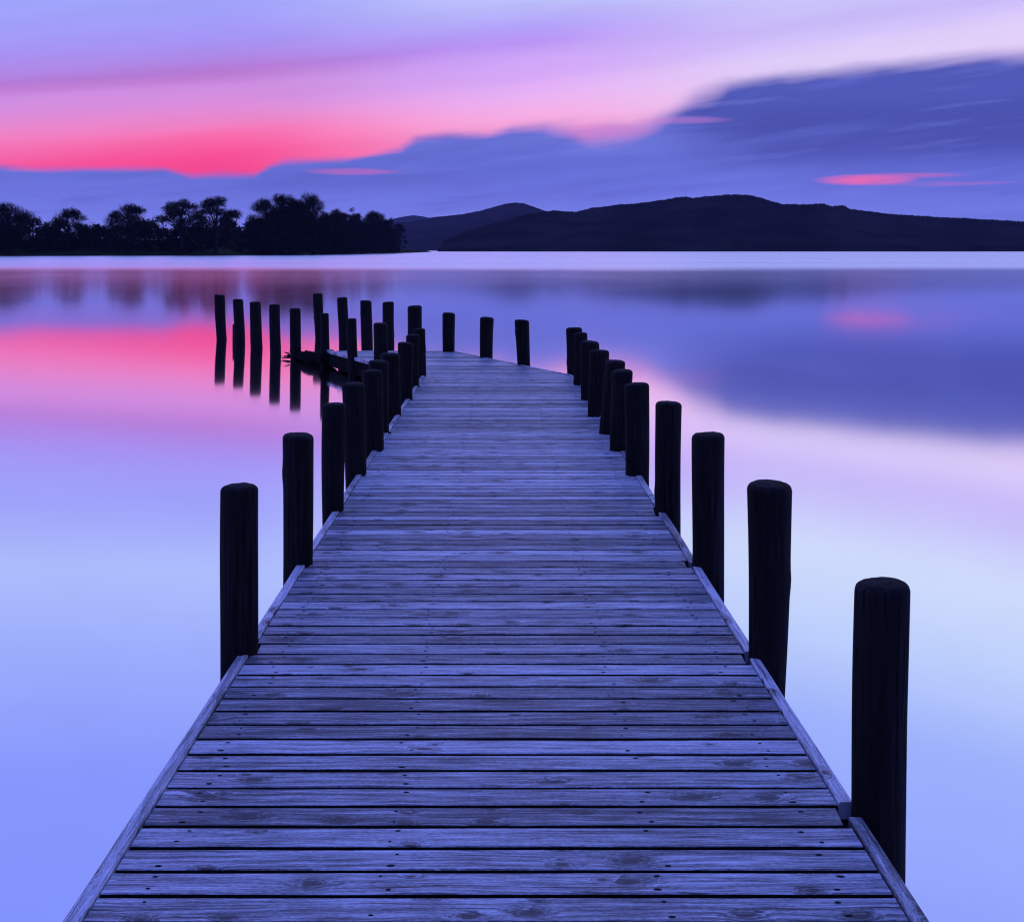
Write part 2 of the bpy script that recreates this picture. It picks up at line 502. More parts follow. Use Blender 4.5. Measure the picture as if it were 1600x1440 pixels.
def post_bm(spec, seed, origin=None):
    xl, xr, yt, bl, br, d = spec
    rng = random.Random(seed)
    k = d / F
    xt = ((xl + xr) / 2 - 800) * k
    xb = ((bl + br) / 2 - 800) * k
    rt = (xr - xl) / 2 * k
    rb = (br - bl) / 2 * k
    zt = HC - (yt - HORIZON) * k
    zref = deck_z(d) if d < 20.6 else 0.15
    ox, oy, oz = origin if origin else (0, 0, 0)
    N = 28
    z0 = -0.75
    bm = bmesh.new()
    rings = []
    zs = [z0 + (zt - 0.05 - z0) * i / 48 for i in range(49)]
    cap = 0.42 * rt
    prof = [(zt - 0.05, 1.0)] if False else []
    lean_y = rng.uniform(-0.012, 0.012)
    ph = rng.uniform(0, 50)
    slx, sly = rng.uniform(-.14, .14), rng.uniform(-.12, .12)
    bul = rng.uniform(.04, .08)
    ks = [(rng.uniform(0, 6.28), rng.uniform(0.1, zt - .15)) for _ in range(3)]
    levels = [(z, 1.0) for z in zs]
    capr = 0.33 * rt
    levels = [(z * 1.0, 1.0) for z in zs if z < zt - capr - 0.012]
    for q in range(0, 8):
        an = q / 7 * math.pi / 2
        levels.append((zt - 0.006 - capr * (1 - math.sin(an)), 1 - 0.33 * (1 - math.cos(an))))
    levels += [(zt - 0.003, 0.45), (zt - 0.0015, 0.2)]
    for z, s in levels:
        t = (z - zref) / max(zt - zref, 0.1)
        cx = xb + (xt - xb) * t
        r = (rb + (rt - rb) * max(-0.5, min(1, t)))
        bend = 0.05 * rt * math.sin(z * 3.1 + ph)
        ring = []
        for j in range(N):
            a = 2 * math.pi * j / N
            v3 = Vector((math.cos(a) * 1.3, math.sin(a) * 1.3, z * 1.6 + ph))
            dr = 1 + bul * noise.noise(v3) + 0.022 * noise.noise(Vector((math.cos(a) * 6, math.sin(a) * 6, z * 1.4 + ph)))
            for ka, kz in ks:      # old branch knots
                da = math.atan2(math.sin(a - ka), math.cos(a - ka))
                dr += 0.07 * math.exp(-(da / .28) ** 2 - ((z - kz) / .045) ** 2)
            rad = r * s * dr
            zz = z + (0.004 * noise.noise(v3 * 2.0) if 0.5 < s < 0.99 else 0)
            if z > zt - capr - .012: zz += (slx * math.cos(a) + sly * math.sin(a)) * rad * .5
            ring.append(bm.verts.new((cx + bend + math.cos(a) * rad - ox,
                                      d + lean_y * t + math.sin(a) * rad - oy, zz - oz)))
        rings.append(ring)
    for a, b in zip(rings, rings[1:]):
        for j in range(N):
            bm.faces.new((a[j], a[(j + 1) % N], b[(j + 1) % N], b[j]))
    bm.faces.new(rings[-1])
    bm.faces.new(list(reversed(rings[0])))
    return bm, xb


jetty = empty('jetty', (0, 3.0, 0))
tag(jetty, 'long weathered timber jetty with plank deck and dark round posts, turning left over still water', 'jetty')


def add_box(bm, cx, cy, cz, sx, sy, sz, rot=None, mat=0):
    vs = []
    for dx in (-1, 1):
        for dy in (-1, 1):
            for dz in (-1, 1):
                p = Vector((dx * sx / 2, dy * sy / 2, dz * sz / 2))
                if rot is not None:
                    p = rot @ p
                vs.append(bm.verts.new(p + Vector((cx, cy, cz))))
    for f in ((0, 1, 3, 2), (4, 6, 7, 5), (0, 4, 5, 1), (2, 3, 7, 6), (0, 2, 6, 4), (1, 5, 7, 3)):
        fc = bm.faces.new([vs[i] for i in f])
        fc.material_index = mat


# --- deck boards: one mesh, every board its own chamfered, slightly uneven piece
PITCH = 0.1235
D0 = FH * 1.001e-3
P0 = -25
post_ends = [(s[5], 'L' if ((s[3] + s[4]) / 2 - 800) * s[5] / F < 0 and s[5] < 20.9 else 'R') for s in jetty_posts]
left_ds = [s[5] for s in jetty_posts[:13]]
right_ds = [s[5] for s in jetty_posts[13:]]


def build_deck():
    bm = bmesh.new()
    nb = bmesh.new()
    uvl = bm.loops.layers.uv.new('UVMap')
    n = int((DEND - D0) / PITCH) + 1
    STRIP = 0.043
    for i in range(P0, n):
        rng = random.Random(1000 + i)
        ya = D0 + i * PITCH
        yb = min(ya + PITCH, DEND)
        if yb - ya < 0.03:
            continue
        g = rng.uniform(0.0080, 0.0102)
        ya += g; yb -= g
        yc = (ya + yb) / 2
        zc = rng.uniform(-0.0004, 0.0004)
        tz = rng.uniform(-0.0004, 0.0004)
        xa = (left_edge(ya, STRIP + 0.004), left_edge(yb, STRIP + 0.004))
        xb = (right_edge(ya, STRIP + 0.004), right_edge(yb, STRIP + 0.004))
        # boards beside a post are cut short round it
        cutl = cutr = 0.0
        for pd in left_ds:
            if abs(pd - yc) < 0.075 and yc < 15.9: cutl = rng.uniform(0.01, 0.035)
        for pd in right_ds:
            if abs(pd - yc) < 0.075 and yc < 15.9: cutr = rng.uniform(0.01, 0.03)
        xa = (xa[0] + cutl, xa[1] + cutl * rng.uniform(0.6, 1))
        xb = (xb[0] - cutr, xb[1] - cutr * rng.uniform(0.6, 1))
        NS = 26
        ch = rng.uniform(0.0015, 0.003)
        T = 0.038
        uo = rng.uniform(0, 60)
        sag = rng.uniform(-0.0003, 0.0003)
        rows = []
        for k in range(NS + 1):
            t = k / NS
            wob1 = 0.0022 * noise.noise(Vector((t * 5.0, i * 3.7, 0.0))) + 0.001 * noise.noise(Vector((t * 22.0, i * 3.7, 5.0)))
            wob2 = 0.0022 * noise.noise(Vector((t * 5.0, i * 3.7, 9.0))) + 0.001 * noise.noise(Vector((t * 22.0, i * 3.7, 15.0)))
            y1 = ya + wob1; y2 = yb + wob2
            x1 = xa[0] + (xb[0] - xa[0]) * t
            x2 = xa[1] + (xb[1] - xa[1]) * t
            top = zc + sag * math.sin(t * math.pi * 2 + i)
            z1 = deck_z(y1) + top - tz; z2 = deck_z(y2) + top + tz
            cup = rng.uniform(-0.0004, 0.0004)
            prof = [(x1, y1, z1 - T), (x1, y1, z1 - ch), (x1, y1 + ch, z1), ((x1 + x2) / 2, yc, (z1 + z2) / 2 + cup),
                    (x2, y2 - ch, z2), (x2, y2, z2 - ch), (x2, y2, z2 - T)]
            rows.append([bm.verts.new((px, py - 3.0, pz)) for px, py, pz in prof])
        for k in range(NS):
            a, b = rows[k], rows[k + 1]
            for j in range(6):
                f = bm.faces.new((a[j], b[j], b[j + 1], a[j + 1]))
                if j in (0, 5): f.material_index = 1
                for lp in f.loops:
                    co = lp.vert.co
                    vv = (co.y + 3.0 - ya) + (0.0 if 1 <= j <= 4 else 0.3)
                    lp[uvl].uv = (co.x + uo, i + 30 + 0.03 + min(max(vv, 0), 0.5))
            f = bm.faces.new((a[6], b[6], b[0], a[0]))
        bm.faces.new(list(reversed(rows[0])))
        bm.faces.new(rows[-1])
        # end faces and the rest of the underside keep a plain uv
        # nails: pairs over each bearer, sunk dots of rusty iron
        for bx in (-0.88, -0.30, 0.42, 0.86):
            for side in (0, 1):
                if rng.random() < 0.14: continue
                nx = bx - 0.01 * yc + rng.uniform(-0.025, 0.025)
                if yc > DL: nx += (left_edge(yc) - XL_out(yc))
                ny = (ya + 0.022 if side == 0 else yb - 0.022) + rng.uniform(-0.006, 0.006)
                if nx < xa[0] + 0.03 or nx > xb[0] - 0.03 or ny > yb - 0.01: continue
                t = (nx - xa[0]) / (xb[0] - xa[0])
                top = zc + sag * math.sin(t * math.pi * 2 + i) + (2 * (ny - yc) / (yb - ya)) * tz
                rr = rng.uniform(0.0038, 0.006)
                el = rng.uniform(1.0, 2.2)
                ctr = deck_z(ny) + top
                ring = [nb.verts.new((nx + math.cos(q * math.pi / 4) * rr * el, ny - 3.0 + math.sin(q * math.pi / 4) * rr, ctr + 0.0006)) for q in range(8)]
                mid = nb.verts.new((nx, ny - 3.0, ctr + 0.0014))
                for q in range(8):
                    nb.faces.new((ring[q], ring[(q + 1) % 8], mid))
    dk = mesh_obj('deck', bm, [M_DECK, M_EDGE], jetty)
    tag(mesh_obj('nail_heads', nb, M_NAIL, dk), kind='stuff')
    return dk


build_deck()


# --- posts
for i, s in enumerate(jetty_posts):
    bmq, xb = post_bm(s, 50 + i, origin=(0, 3.0, 0))
    # origin of each post at its own foot
    ox = ((s[3] + s[4]) / 2 - 800) * s[5] / F
    bmesh.ops.translate(bmq, verts=bmq.verts, vec=(-ox, -(s[5] - 3.0), 0))
    o = mesh_obj('post', bmq, M_POST, jetty, smooth=True)
    o.location = (ox, s[5] - 3.0, 0)


# --- edge strips: battens between neighbouring posts, on both sides
def strip(p0, p1, side, seed):
    """p0, p1: depths; a batten along the deck edge between them"""
    rng = random.Random(seed)
    bm = bmesh.new()
    uvl = bm.loops.layers.uv.new('UVMap')
    ef = left_edge if side < 0 else right_edge
    NS = max(4, int((p1 - p0) / 0.12))
    W = 0.043
    rows = []
    uo = rng.uniform(0, 50)
    lift = rng.uniform(0.006, 0.009)
    for k in range(NS + 1):
        d = p0 + (p1 - p0) * k / NS
        w1 = 0.004 * noise.noise(Vector((d * 2.0, seed, 1)))
        w2 = 0.003 * noise.noise(Vector((d * 2.5, seed, 7)))
        xo = ef(d) + w1
        xi = ef(d, W) + w2
        z = deck_z(d) + lift + 0.003 * noise.noise(Vector((d * 1.5, seed, 3)))
        c = 0.005 if side < 0 else -0.005
        prof = [(xo, z - 0.05), (xo, z - 0.006), (xo + c, z), (xi - c * 0.6, z), (xi, z - 0.004), (xi, z - 0.05)]
        rows.append([bm.verts.new((px, d - 3.0, pz)) for px, pz in prof])
    for a, b in zip(rows, rows[1:]):
        d = a[0].co.y
        for j in range(6):
            jn = (j + 1) % 6
            f = bm.faces.new((a[j], a[jn], b[jn], b[j]))
            for lp in f.loops:
                co = lp.vert.co
                lp[uvl].uv = (co.y + uo, seed + 200 + 0.03 + abs(co.x - ef(co.y + 3.0)))
    bm.faces.new(rows[0]); bm.faces.new(list(reversed(rows[-1])))
    bmesh.ops.recalc_face_normals(bm, faces=bm.faces)
    return mesh_obj('edge_strip', bm, M_STRIP, jetty)


sd = 0
lds = sorted(left_ds)
rds = sorted(right_ds)
for side, ds in ((-1, lds), (1, rds)):
    ends = [0.1] + ds + [DEND]
    for a, b in zip(ends, ends[1:]):
        g0 = 0.0 if a == 0.1 else 0.045
        g1 = 0.0 if b == DEND else 0.045
        if b - a < 0.25: continue
        bend = DL if side < 0 else DR
        segs = [(a + g0, b - g1)]
        if b - a > 2.0: segs = [(a + g0, (a + b) / 2 - 0.003), ((a + b) / 2 + 0.003, b - g1)]
        if a < bend - 0.2 and b > bend + 0.2:
            segs = [(a + g0, bend), (bend, b - g1)]
        for p0, p1 in segs:
            sd += 1
            strip(p0, p1, side, sd)


# --- framing under the boards: bearers along, cross beams between the post pairs
def run_beam(name, f_x, d0, d1, w, h, drop):
    bm = bmesh.new()
    rows = []
    ds = [d0 + (d1 - d0) * k / 24 for k in range(25)]
    for d in ds:
        x = f_x(d); z = deck_z(d) - drop
        rows.append([bm.verts.new((x + a * w / 2, d - 3.0, z + b)) for a, b in ((-1, 0), (1, 0), (1, -h), (-1, -h))])
    for a, b in zip(rows, rows[1:]):
        for j in range(4):
            bm.faces.new((a[j], a[(j + 1) % 4], b[(j + 1) % 4], b[j]))
    bm.faces.new(rows[0]); bm.faces.new(list(reversed(rows[-1])))
    bmesh.ops.recalc_face_normals(bm, faces=bm.faces)
    return mesh_obj(name, bm, M_BEAM, jetty)


run_beam('bearer', lambda d: left_edge(d) + 0.032, 0.1, DEND - 0.02, 0.058, 0.21, 0.046)
run_beam('bearer', lambda d: right_edge(d) - 0.032, 0.1, DEND - 0.02, 0.058, 0.21, 0.046)
run_beam('bearer', lambda d: (left_edge(d) * 0.64 + right_edge(d) * 0.36), 0.1, DEND - 0.02, 0.06, 0.15, 0.046)
run_beam('bearer', lambda d: (left_edge(d) * 0.32 + right_edge(d) * 0.68), 0.1, DEND - 0.02, 0.06, 0.15, 0.046)
for a in [3.5] + lds[:10]:
    bm = bmesh.new()
    xl, xr = left_edge(a) + 0.065, right_edge(a) - 0.065
    add_box(bm, (xl + xr) / 2, a - 3.0, deck_z(a) - 0.255, xr - xl, 0.09, 0.11)
    bmesh.ops.bevel(bm, geom=list(bm.edges), offset=0.008, segments=1, affect='EDGES')
    mesh_obj('cross_beam', bm, M_BEAM, jetty)
bm = bmesh.new()
add_box(bm, (left_edge(DEND) + right_edge(DEND)) / 2, DEND - 3.0 + 0.012, deck_z(DEND) - 0.13, right_edge(DEND) - left_edge(DEND), 0.045, 0.20)
mesh_obj('end_board', bm, M_BEAM, jetty)


# ------------------------------------------------------------------ free posts in the water
def free_post(spec, seed, label, group):
    ox = ((spec[3] + spec[4]) / 2 - 800) * spec[5] / F
    b, _ = post_bm(spec, seed, origin=(ox, spec[5], 0))
    o = mesh_obj('mooring_post', b, M_POST, None, smooth=True)
    o.location = (ox, spec[5], 0)
    return tag(o, label, 'post', group)


GN = 'posts standing alone in the water left of the jetty'
GF = 'posts standing in the water behind the end of the jetty'
free_post(free_near[0], 201, 'dark slightly bent post in pink water, outermost and farthest left of all', GN)
free_post(free_near[1], 202, 'dark post in pink water with a short stump pressed against its left side', GN)
free_post(free_near[2], 203, 'dark water post with a tiny snag midway on its right side', GN)
free_post(free_near[3], 204, 'straight dark water post just left of the frayed driftwood tip', GN)
free_post(free_near[4], 205, 'dark post rising behind the driftwood log, last before the jetty corner', GN)
free_post(free_far[0], 206, 'thickest dark post behind the jetty end, right of its row, close to the walkway turn', GF)
free_post(free_far[1], 207, 'dark post behind the jetty end, second from the right of its row', GF)
free_post(free_far[2], 208, 'dark post behind the jetty end, middle of its row of five', GF)
free_post(free_far[3], 209, 'dark post behind the jetty end, second from the left of its row', GF)
free_post(free_far[4], 210, 'tallest looking slim dark post behind the jetty corner, its top highest in the photo', GF)
# stump leaning on the second post
st = (363, 379, 506, 363.5, 380, 26.2)
ox = ((st[3] + st[4]) / 2 - 800) * st[5] / F
b, _ = post_bm(st, 211, origin=(ox, st[5], 0))
o = mesh_obj('post_stump', b, M_POST, None, smooth=True)
o.location = (ox, st[5], 0)
tag(o, 'short broken stump half hidden behind a taller post in the pink water', 'stump')


# ------------------------------------------------------------------ driftwood log
def tube(bm, pts, radii, n=8):
    rings = []
    for i, p in enumerate(pts):
        a = pts[max(i - 1, 0)]; b = pts[min(i + 1, len(pts) - 1)]
        t = (b - a)
        if t.length < 1e-6: t = Vector((0, 0, 1))
        t.normalize()
        up = Vector((0, 0, 1)) if abs(t.z) < 0.9 else Vector((1, 0, 0))
        s = t.cross(up).normalized(); w = s.cross(t)
        rings.append([bm.verts.new(p + (s * math.cos(2 * math.pi * j / n) + w * math.sin(2 * math.pi * j / n)) * radii[i]) for j in range(n)])
    for a, b in zip(rings, rings[1:]):
        for j in range(n):
            bm.faces.new((a[j], a[(j + 1) % n], b[(j + 1) % n], b[j]))
    bm.faces.new(list(reversed(rings[0]))); bm.faces.new(rings[-1])


drift = empty('driftwood_log', (-3.7, 21.7, 0.05))
tag(drift, 'dark sodden driftwood log with a frayed tip, jammed between the jetty corner and a post', 'driftwood')
bm = bmesh.new()
A = Vector((0.62, -1.05, 0.09)); B = Vector((-0.36, 0.62, 0.0))
pts, rad = [], []
for k in range(15):
    t = k / 14
    p = A.lerp(B, t) + Vector((0.02 * math.sin(t * 9), 0, 0.015 * math.sin(t * 12)))
    pts.append(p)
    rad.append(0.12 * (1 - t) ** 0.6 + 0.03 + 0.014 * math.sin(t * 17))
tube(bm, pts, rad, 12)
for v in bm.verts:
    v.co += Vector((noise.noise(v.co * 6), noise.noise(v.co * 6 + Vector((9, 0, 0))), noise.noise(v.co * 6 + Vector((0, 9, 0))))) * 0.025
mesh_obj('trunk', bm, M_DRIFT, drift, smooth=True)
rng = random.Random(5)
for k in range(7):
    p0 = Vector((-0.30, 0.5, 0.0)) + Vector((rng.uniform(-.1, .1), rng.uniform(-.1, .1), rng.uniform(-.02, .05)))
    dirv = Vector((-0.15 + rng.uniform(-.08, .05), 0.12 + rng.uniform(-.10, .10), rng.uniform(-.03, .03)))
    p1 = p0 + dirv * 0.5 + Vector((0, 0, rng.uniform(-0.02, 0.03)))
    p2 = p0 + dirv
    bm = bmesh.new()
    tube(bm, [p0, p1, p2], [0.018, 0.012, 0.004], 5)
    mesh_obj('broken_branch', bm, M_DRIFT, drift)
for k in range(5):
    p0 = Vector((0.1 - k * 0.1, -0.15 + k * 0.17, 0.10))
    p2 = p0 + Vector((rng.uniform(-.18, .1), rng.uniform(-.1, .1), rng.uniform(.03, .10)))
    bm = bmesh.new()
    tube(bm, [p0, p0.lerp(p2, .5) + Vector((0, 0, .02)), p2], [0.025, 0.016, 0.005], 5)
    mesh_obj('broken_branch', bm, M_DRIFT, drift)


# ------------------------------------------------------------------ the wooded bank on the left
def shore_pts():
    # (photo x, waterline y)
    raw = [(-900, 401.5), (-500, 401), (-200, 400.6), (0, 400.2), (150, 399.7), (269, 399.3), (330, 399.6), (375, 398.9), (450, 398.6), (520, 397.7),
           (570, 396.7), (610, 395.8), (640, 395.2), (657, 394.6)]
    out = []
    for x, y in raw:
        d = F * HC / (y - HORIZON)
        out.append(Vector(((x - 800) / F * d, d, 0)))
    return out


SHORE = shore_pts()


def shore_d(px):
    raw = [(-900, 401.5), (-500, 401), (-200, 400.6), (0, 400.2), (150, 399.7), (269, 399.3), (330, 399.6), (375, 398.9), (450, 398.6), (520, 397.7),
           (570, 396.7), (610, 395.8), (640, 395.2), (657, 394.6)]
    for (x0, y0), (x1, y1) in zip(raw, raw[1:]):
        if x0 <= px <= x1:
            t = (px - x0) / (x1 - x0)
            return F * HC / (y0 + (y1 - y0) * t - HORIZON)
    return 800


def bank_h(px, back):
    """height of the bank 'back' metres behind the shoreline"""
    base = 5.2 if px < 420 else max(1.0, 5.2 - (px - 420) * 0.019)
    s = min(1.0, back / 60.0)
    return 0.35 * min(1, back / 1.5) + base * s * s * (3 - 2 * s)


bm = bmesh.new()
cols = []
for i in range(0, 105):
    px = -900 + (657 + 900) * i / 104
    d = shore_d(px)
    d += 3.0 * noise.noise(Vector((px * 0.05, 0, 0)))
    col = []
    for back in (-1, 0.0, 0.8, 2, 5, 10, 18, 28, 40, 60, 100, 160, 260):
        dist = d + back
        X = (px - 800) / F * d * (1 + 0.4 * back / d)
        if back < 0: z = -0.6
        else: z = bank_h(px, back) - 0.02 + 0.25 * noise.noise(Vector((X * 0.08, dist * 0.08, 0))) * min(1, back / 4)
        if i == 104: z = -0.6
        col.append(bm.verts.new((X, dist, z)))
    cols.append(col)
for a, b in zip(cols, cols[1:]):
    for j in range(len(a) - 1):
        bm.faces.new((a[j], b[j], b[j + 1], a[j + 1]))
tag(mesh_obj('lake_bank', bm, M_GRASS, smooth=True), kind='structure')


# ------------------------------------------------------------------ trees
def twig_spray(bm, p, dirv, L, n, rng, w=0.10):
    """thin leafless twigs fanning from a branch end"""
    for _ in range(n):
        dv = (dirv + Vector((rng.gauss(0, .55), rng.gauss(0, .55), rng.gauss(0, .45)))).normalized()
        l = L * rng.uniform(0.5, 1.15)
        side = dv.cross(Vector((rng.uniform(-1, 1), rng.uniform(-1, 1), rng.uniform(-1, 1))))
        if side.length < 1e-4: continue
        side = side.normalized() * w * rng.uniform(0.6, 1.2)
        q0 = p + Vector((rng.gauss(0, .25), rng.gauss(0, .25), rng.gauss(0, .2)))
        mid = q0 + dv * l * 0.55 + Vector((0, 0, rng.uniform(-.1, .12) * l))
        q1 = q0 + dv * l
        a = bm.verts.new(q0 - side); b = bm.verts.new(q0 + side)
        c = bm.verts.new(mid + side * .6); d = bm.verts.new(mid - side * .6); e = bm.verts.new(q1)
        bm.faces.new((a, b, c, d)); bm.faces.new((d, c, e))


def leaf_clump(bm, p, R, n, rng, s=0.3):
    for _ in range(n):
        v = Vector((rng.gauss(0, .5), rng.gauss(0, .5), rng.gauss(0, .42))) * R
        c = p + v
        a = Vector((rng.uniform(-1, 1), rng.uniform(-1, 1), rng.uniform(-1, 1))).normalized()
        b = a.orthogonal().normalized()
        k = s * rng.uniform(.6, 1.4)
        vs = [bm.verts.new(c + a * k), bm.verts.new(c + b * k * .6), bm.verts.new(c - a * k), bm.verts.new(c - b * k * .6)]
        bm.faces.new(vs)


def tree(name, px, ytop, wpx, label, seed, back=6.0, style='round', dense=1.0, lean=0.0, group=None, clear=0.3, leafy=0.0):
    """a bare-crowned lakeside tree; px, ytop, wpx are its place, top and crown width in photo pixels"""
    rng = random.Random(seed)
    d = shore_d(min(px, 650)) + back
    X = (px - 800) / F * d
    z0 = bank_h(px, back) - 0.15
    ztop = HC + (HORIZON - ytop) / F * d
    Ht = ztop - z0
    Rw = wpx / 2 / F * d
    root = empty(name, (X, d, z0))
    tag(root, label, 'tree', group)
    tb = bmesh.new(); cb = bmesh.new()
    r0 = 0.028 * Ht + 0.12
    # trunk
    zf = Ht * clear
    pts = [Vector((0, 0, -0.3)), Vector((0, 0, 0.4)), Vector((lean * .2 + rng.uniform(-.2, .2), 0, zf * .5)), Vector((lean * .5, rng.uniform(-.2, .2), zf)),
           Vector((lean * .8 + rng.uniform(-.4, .4), 0, Ht * .55)), Vector((lean, 0, Ht * .8))]
    tube(tb, pts, [r0 * 1.5, r0 * 1.05, r0 * .85, r0 * .75, r0 * .45, r0 * .15], 8)
    nl = {'round': 24, 'umbrella': 18, 'thin': 9}[style]
    pads = []
    for i in range(nl):
        a = 2.39996 * i + seed
        f = math.sqrt((i + .5) / nl) * rng.uniform(.85, 1.1)
        f = min(f, 1.0)
        if style == 'umbrella':
            pr = Rw * rng.uniform(.24, .40); ph = Ht * rng.uniform(.055, .095)
            zt = Ht * (0.99 - 0.36 * f ** 2.2 - 0.05 * rng.random()) - ph
            if i % 3 == 2: zt -= Ht * rng.uniform(.10, .26); f = min(1.0, f + .15)
        else:
            pr = Rw * rng.uniform(.22, .38); ph = Ht * rng.uniform(.08, .14)
            zt = Ht * (0.97 - 0.46 * f ** 2.4 - 0.06 * rng.random()) - ph
            if i % 3 == 2: zt -= Ht * rng.uniform(.1, .4)
        lim = max(0.0, Rw - pr * .65)
        end = Vector((math.cos(a) * lim * f + lean, math.sin(a) * lim * f, zt))
        pads.append((end, pr, ph))
        p0 = pts[3].lerp(pts[5], rng.uniform(0.0, 0.5) * (1 - f * .6))
        midp = p0.lerp(end, .5) + Vector((0, 0, -0.03 * Ht * rng.uniform(-.6, 1)))
        q = p0.lerp(end, .25) + Vector((0, 0, .02 * Ht))
        tube(tb, [p0, q, midp, end], [r0 * .42, r0 * .32, r0 * .2, r0 * .07], 6)
    tw = 0.0045 * Rw + 0.04
    for c, pr, ph in pads:
        for k in range(10):       # boughs inside the pad
            dv = Vector((rng.gauss(0, .6), rng.gauss(0, .6), rng.uniform(-.1, .8)))
            e = c + Vector((dv.x * pr, dv.y * pr, dv.z * ph))
            tube(cb, [c - Vector((0, 0, ph * .6)), c.lerp(e, .5) - Vector((0, 0, ph * .1)), e], [r0 * .09, r0 * .06, r0 * .025], 4)
        for k in range(int(210 * dense)):
            th = rng.uniform(0, 6.2832); rr = rng.random() ** .42
            zz = rng.uniform(-.75, 1)
            ax = math.sqrt(max(0, 1 - zz * zz))
            n_ = Vector((math.cos(th) * ax, math.sin(th) * ax, zz))
            bump_ = 1 + .28 * noise.noise(n_ * 2.2 + Vector((seed, c.x, c.y)))
            p = c + Vector((n_.x * pr, n_.y * pr, n_.z * ph)) * rr * bump_
            twig_spray(cb, p, n_ * .8 + Vector((0, 0, .35)), (0.10 * pr + .36) * (1.0 if rr > .7 else 1.4), 2, rng, tw * (1.3 if rr < .7 else .62))
        if leafy > 0:
            for k in range(int(22 * leafy * dense)):
                v = Vector((rng.uniform(-.6, .6) * pr, rng.uniform(-.6, .6) * pr, rng.uniform(-2.6, .1) * ph))
                leaf_clump(cb, c + v, .25 * pr + .3, 12, rng, .26)
    if leafy > 0:                 # ivy and inner twigs down the stem
        for k in range(int(70 * leafy)):
            z = rng.uniform(Ht * .08, Ht * .62)
            w_ = Rw * .75 * math.sqrt(max(.05, 1 - (z / Ht) ** 3))
            leaf_clump(cb, Vector((rng.gauss(0, .45) * w_, rng.gauss(0, .45) * w_, z)), .16 * Rw + .4, 18, rng, .34)
    mesh_obj('trunk', tb, M_BARK, root)
    mesh_obj('crown', cb, M_TWIG if leafy == 0 else M_LEAF, root)
    return root


def shrub(px, ytop, wpx, label, seed, back=4.0, group=None):
    rng = random.Random(seed)
    d = shore_d(min(px, 650)) + back
    X = (px - 800) / F * d
    z0 = bank_h(px, back) - 0.2
    Ht = HC + (HORIZON - ytop) / F * d - z0
    Rw = wpx / 2 / F * d
    root = empty('shrub', (X, d, z0))
    tag(root, label, 'shrub', group)
    sb = bmesh.new(); fb = bmesh.new()
    for i in range(9):
        a = rng.uniform(0, 6.28)
        e = Vector((math.cos(a) * Rw * rng.uniform(.2, .8), math.sin(a) * Rw * rng.uniform(.2, .8), Ht * rng.uniform(.5, .9)))
        tube(sb, [Vector((rng.uniform(-.3, .3), rng.uniform(-.3, .3), 0)), e * .5 + Vector((0, 0, Ht * .1)), e], [.12, .07, .02], 5)
    nclump = 150
    for i in range(nclump):
        a = rng.uniform(0, 6.28); r = math.sqrt(rng.random())
        zz = rng.uniform(.02, 1.0) ** .8
        lim = math.sqrt(max(0.08, 1 - (zz * .95) ** 3.2))
        lump = 1 + .45 * noise.noise(Vector((math.cos(a) * r * 2.2 + seed, math.sin(a) * r * 2.2, seed * .7)))
        p = Vector((math.cos(a) * r * Rw * lim, math.sin(a) * r * Rw * lim, zz * Ht * .9 * lump))
        leaf_clump(fb, p, 0.11 * Rw + 0.35, 30, rng, 0.05 * min(Rw, 5) + .16)
        if zz > .5:
            twig_spray(fb, p, Vector((math.cos(a) * .4, math.sin(a) * .4, 1)), 0.8 + .10 * Ht, 6, rng, .05)
    mesh_obj('stems', sb, M_BARK, root)
    mesh_obj('foliage', fb, M_LEAF, root)
    return root


GT = 'trees on the left bank'
GS = 'shrubs along the left bank'
tree('bank_tree', 14, 314, 110, 'bare spreading tree at the far left end of the lake bank', 3, 12, 'round', 1.3, group=GT, leafy=.3)
tree('bank_tree', 106, 320, 78, 'smaller bare tree between the leftmost tree and the umbrella trees', 4, 14, 'round', 1.0, group=GT, leafy=.1)
tree('bank_tree', 200, 313, 88, 'bare tree on the grass bank just left of the umbrella trees', 5, 10, 'round', 1.3, group=GT, leafy=.2)
tree('bank_tree', 283, 307, 86, 'left one of the two umbrella shaped trees with sky gaps in its crown', 6, 5, 'umbrella', 1.5, clear=.36, group=GT, leafy=.12)
tree('bank_tree', 338, 305, 88, 'right one of the two umbrella trees, a flat limb reaching right', 7, 4, 'umbrella', 1.5, clear=.34, group=GT, leafy=.12)
tree('bank_tree', 416, 302, 70, 'tree with a round crown and a sky window, right of the gap between trees', 8, 8, 'round', 1.3, clear=.22, group=GT, leafy=.25)
tree('bank_tree', 443, 294, 66, 'tall domed tree, left one of the two highest crowns on the bank', 9, 12, 'round', 1.6, clear=.2, group=GT, leafy=.5)
tree('bank_tree', 483, 291, 66, 'highest tree on the bank with a fine fan of twigs at top right', 10, 9, 'round', 1.35, clear=.2, group=GT, leafy=.4)
tree('bank_tree', 462, 306, 66, 'dense dark tree filling between the two highest crowns', 11, 5, 'round', 2.0, clear=.15, group=GT, leafy=.8)
tree('bank_tree', 524, 323, 62, 'lower dense round tree stepping down right of the highest tree', 12, 8, 'round', 2.0, clear=.15, group=GT, leafy=.8)
tree('bank_tree', 556, 331, 46, 'smallish dense tree in the middle of the low right part of the wood', 13, 8, 'round', 1.8, clear=.15, group=GT, leafy=.7)
tree('bank_tree', 586, 324, 54, 'round tree with twiggy top near the right end of the wood', 14, 8, 'round', 1.6, clear=.15, group=GT, leafy=.6)
tree('bank_tree', 612, 334, 24, 'thin tree with visible trunk standing at the right end of the wood', 15, 4, 'thin', .9, clear=.3, group=GT)
tree('bank_tree', 624, 347, 24, 'little drooping tree overhanging the water, rightmost on the bank', 16, 3, 'umbrella', .8, clear=.4, group=GT, leafy=.1)

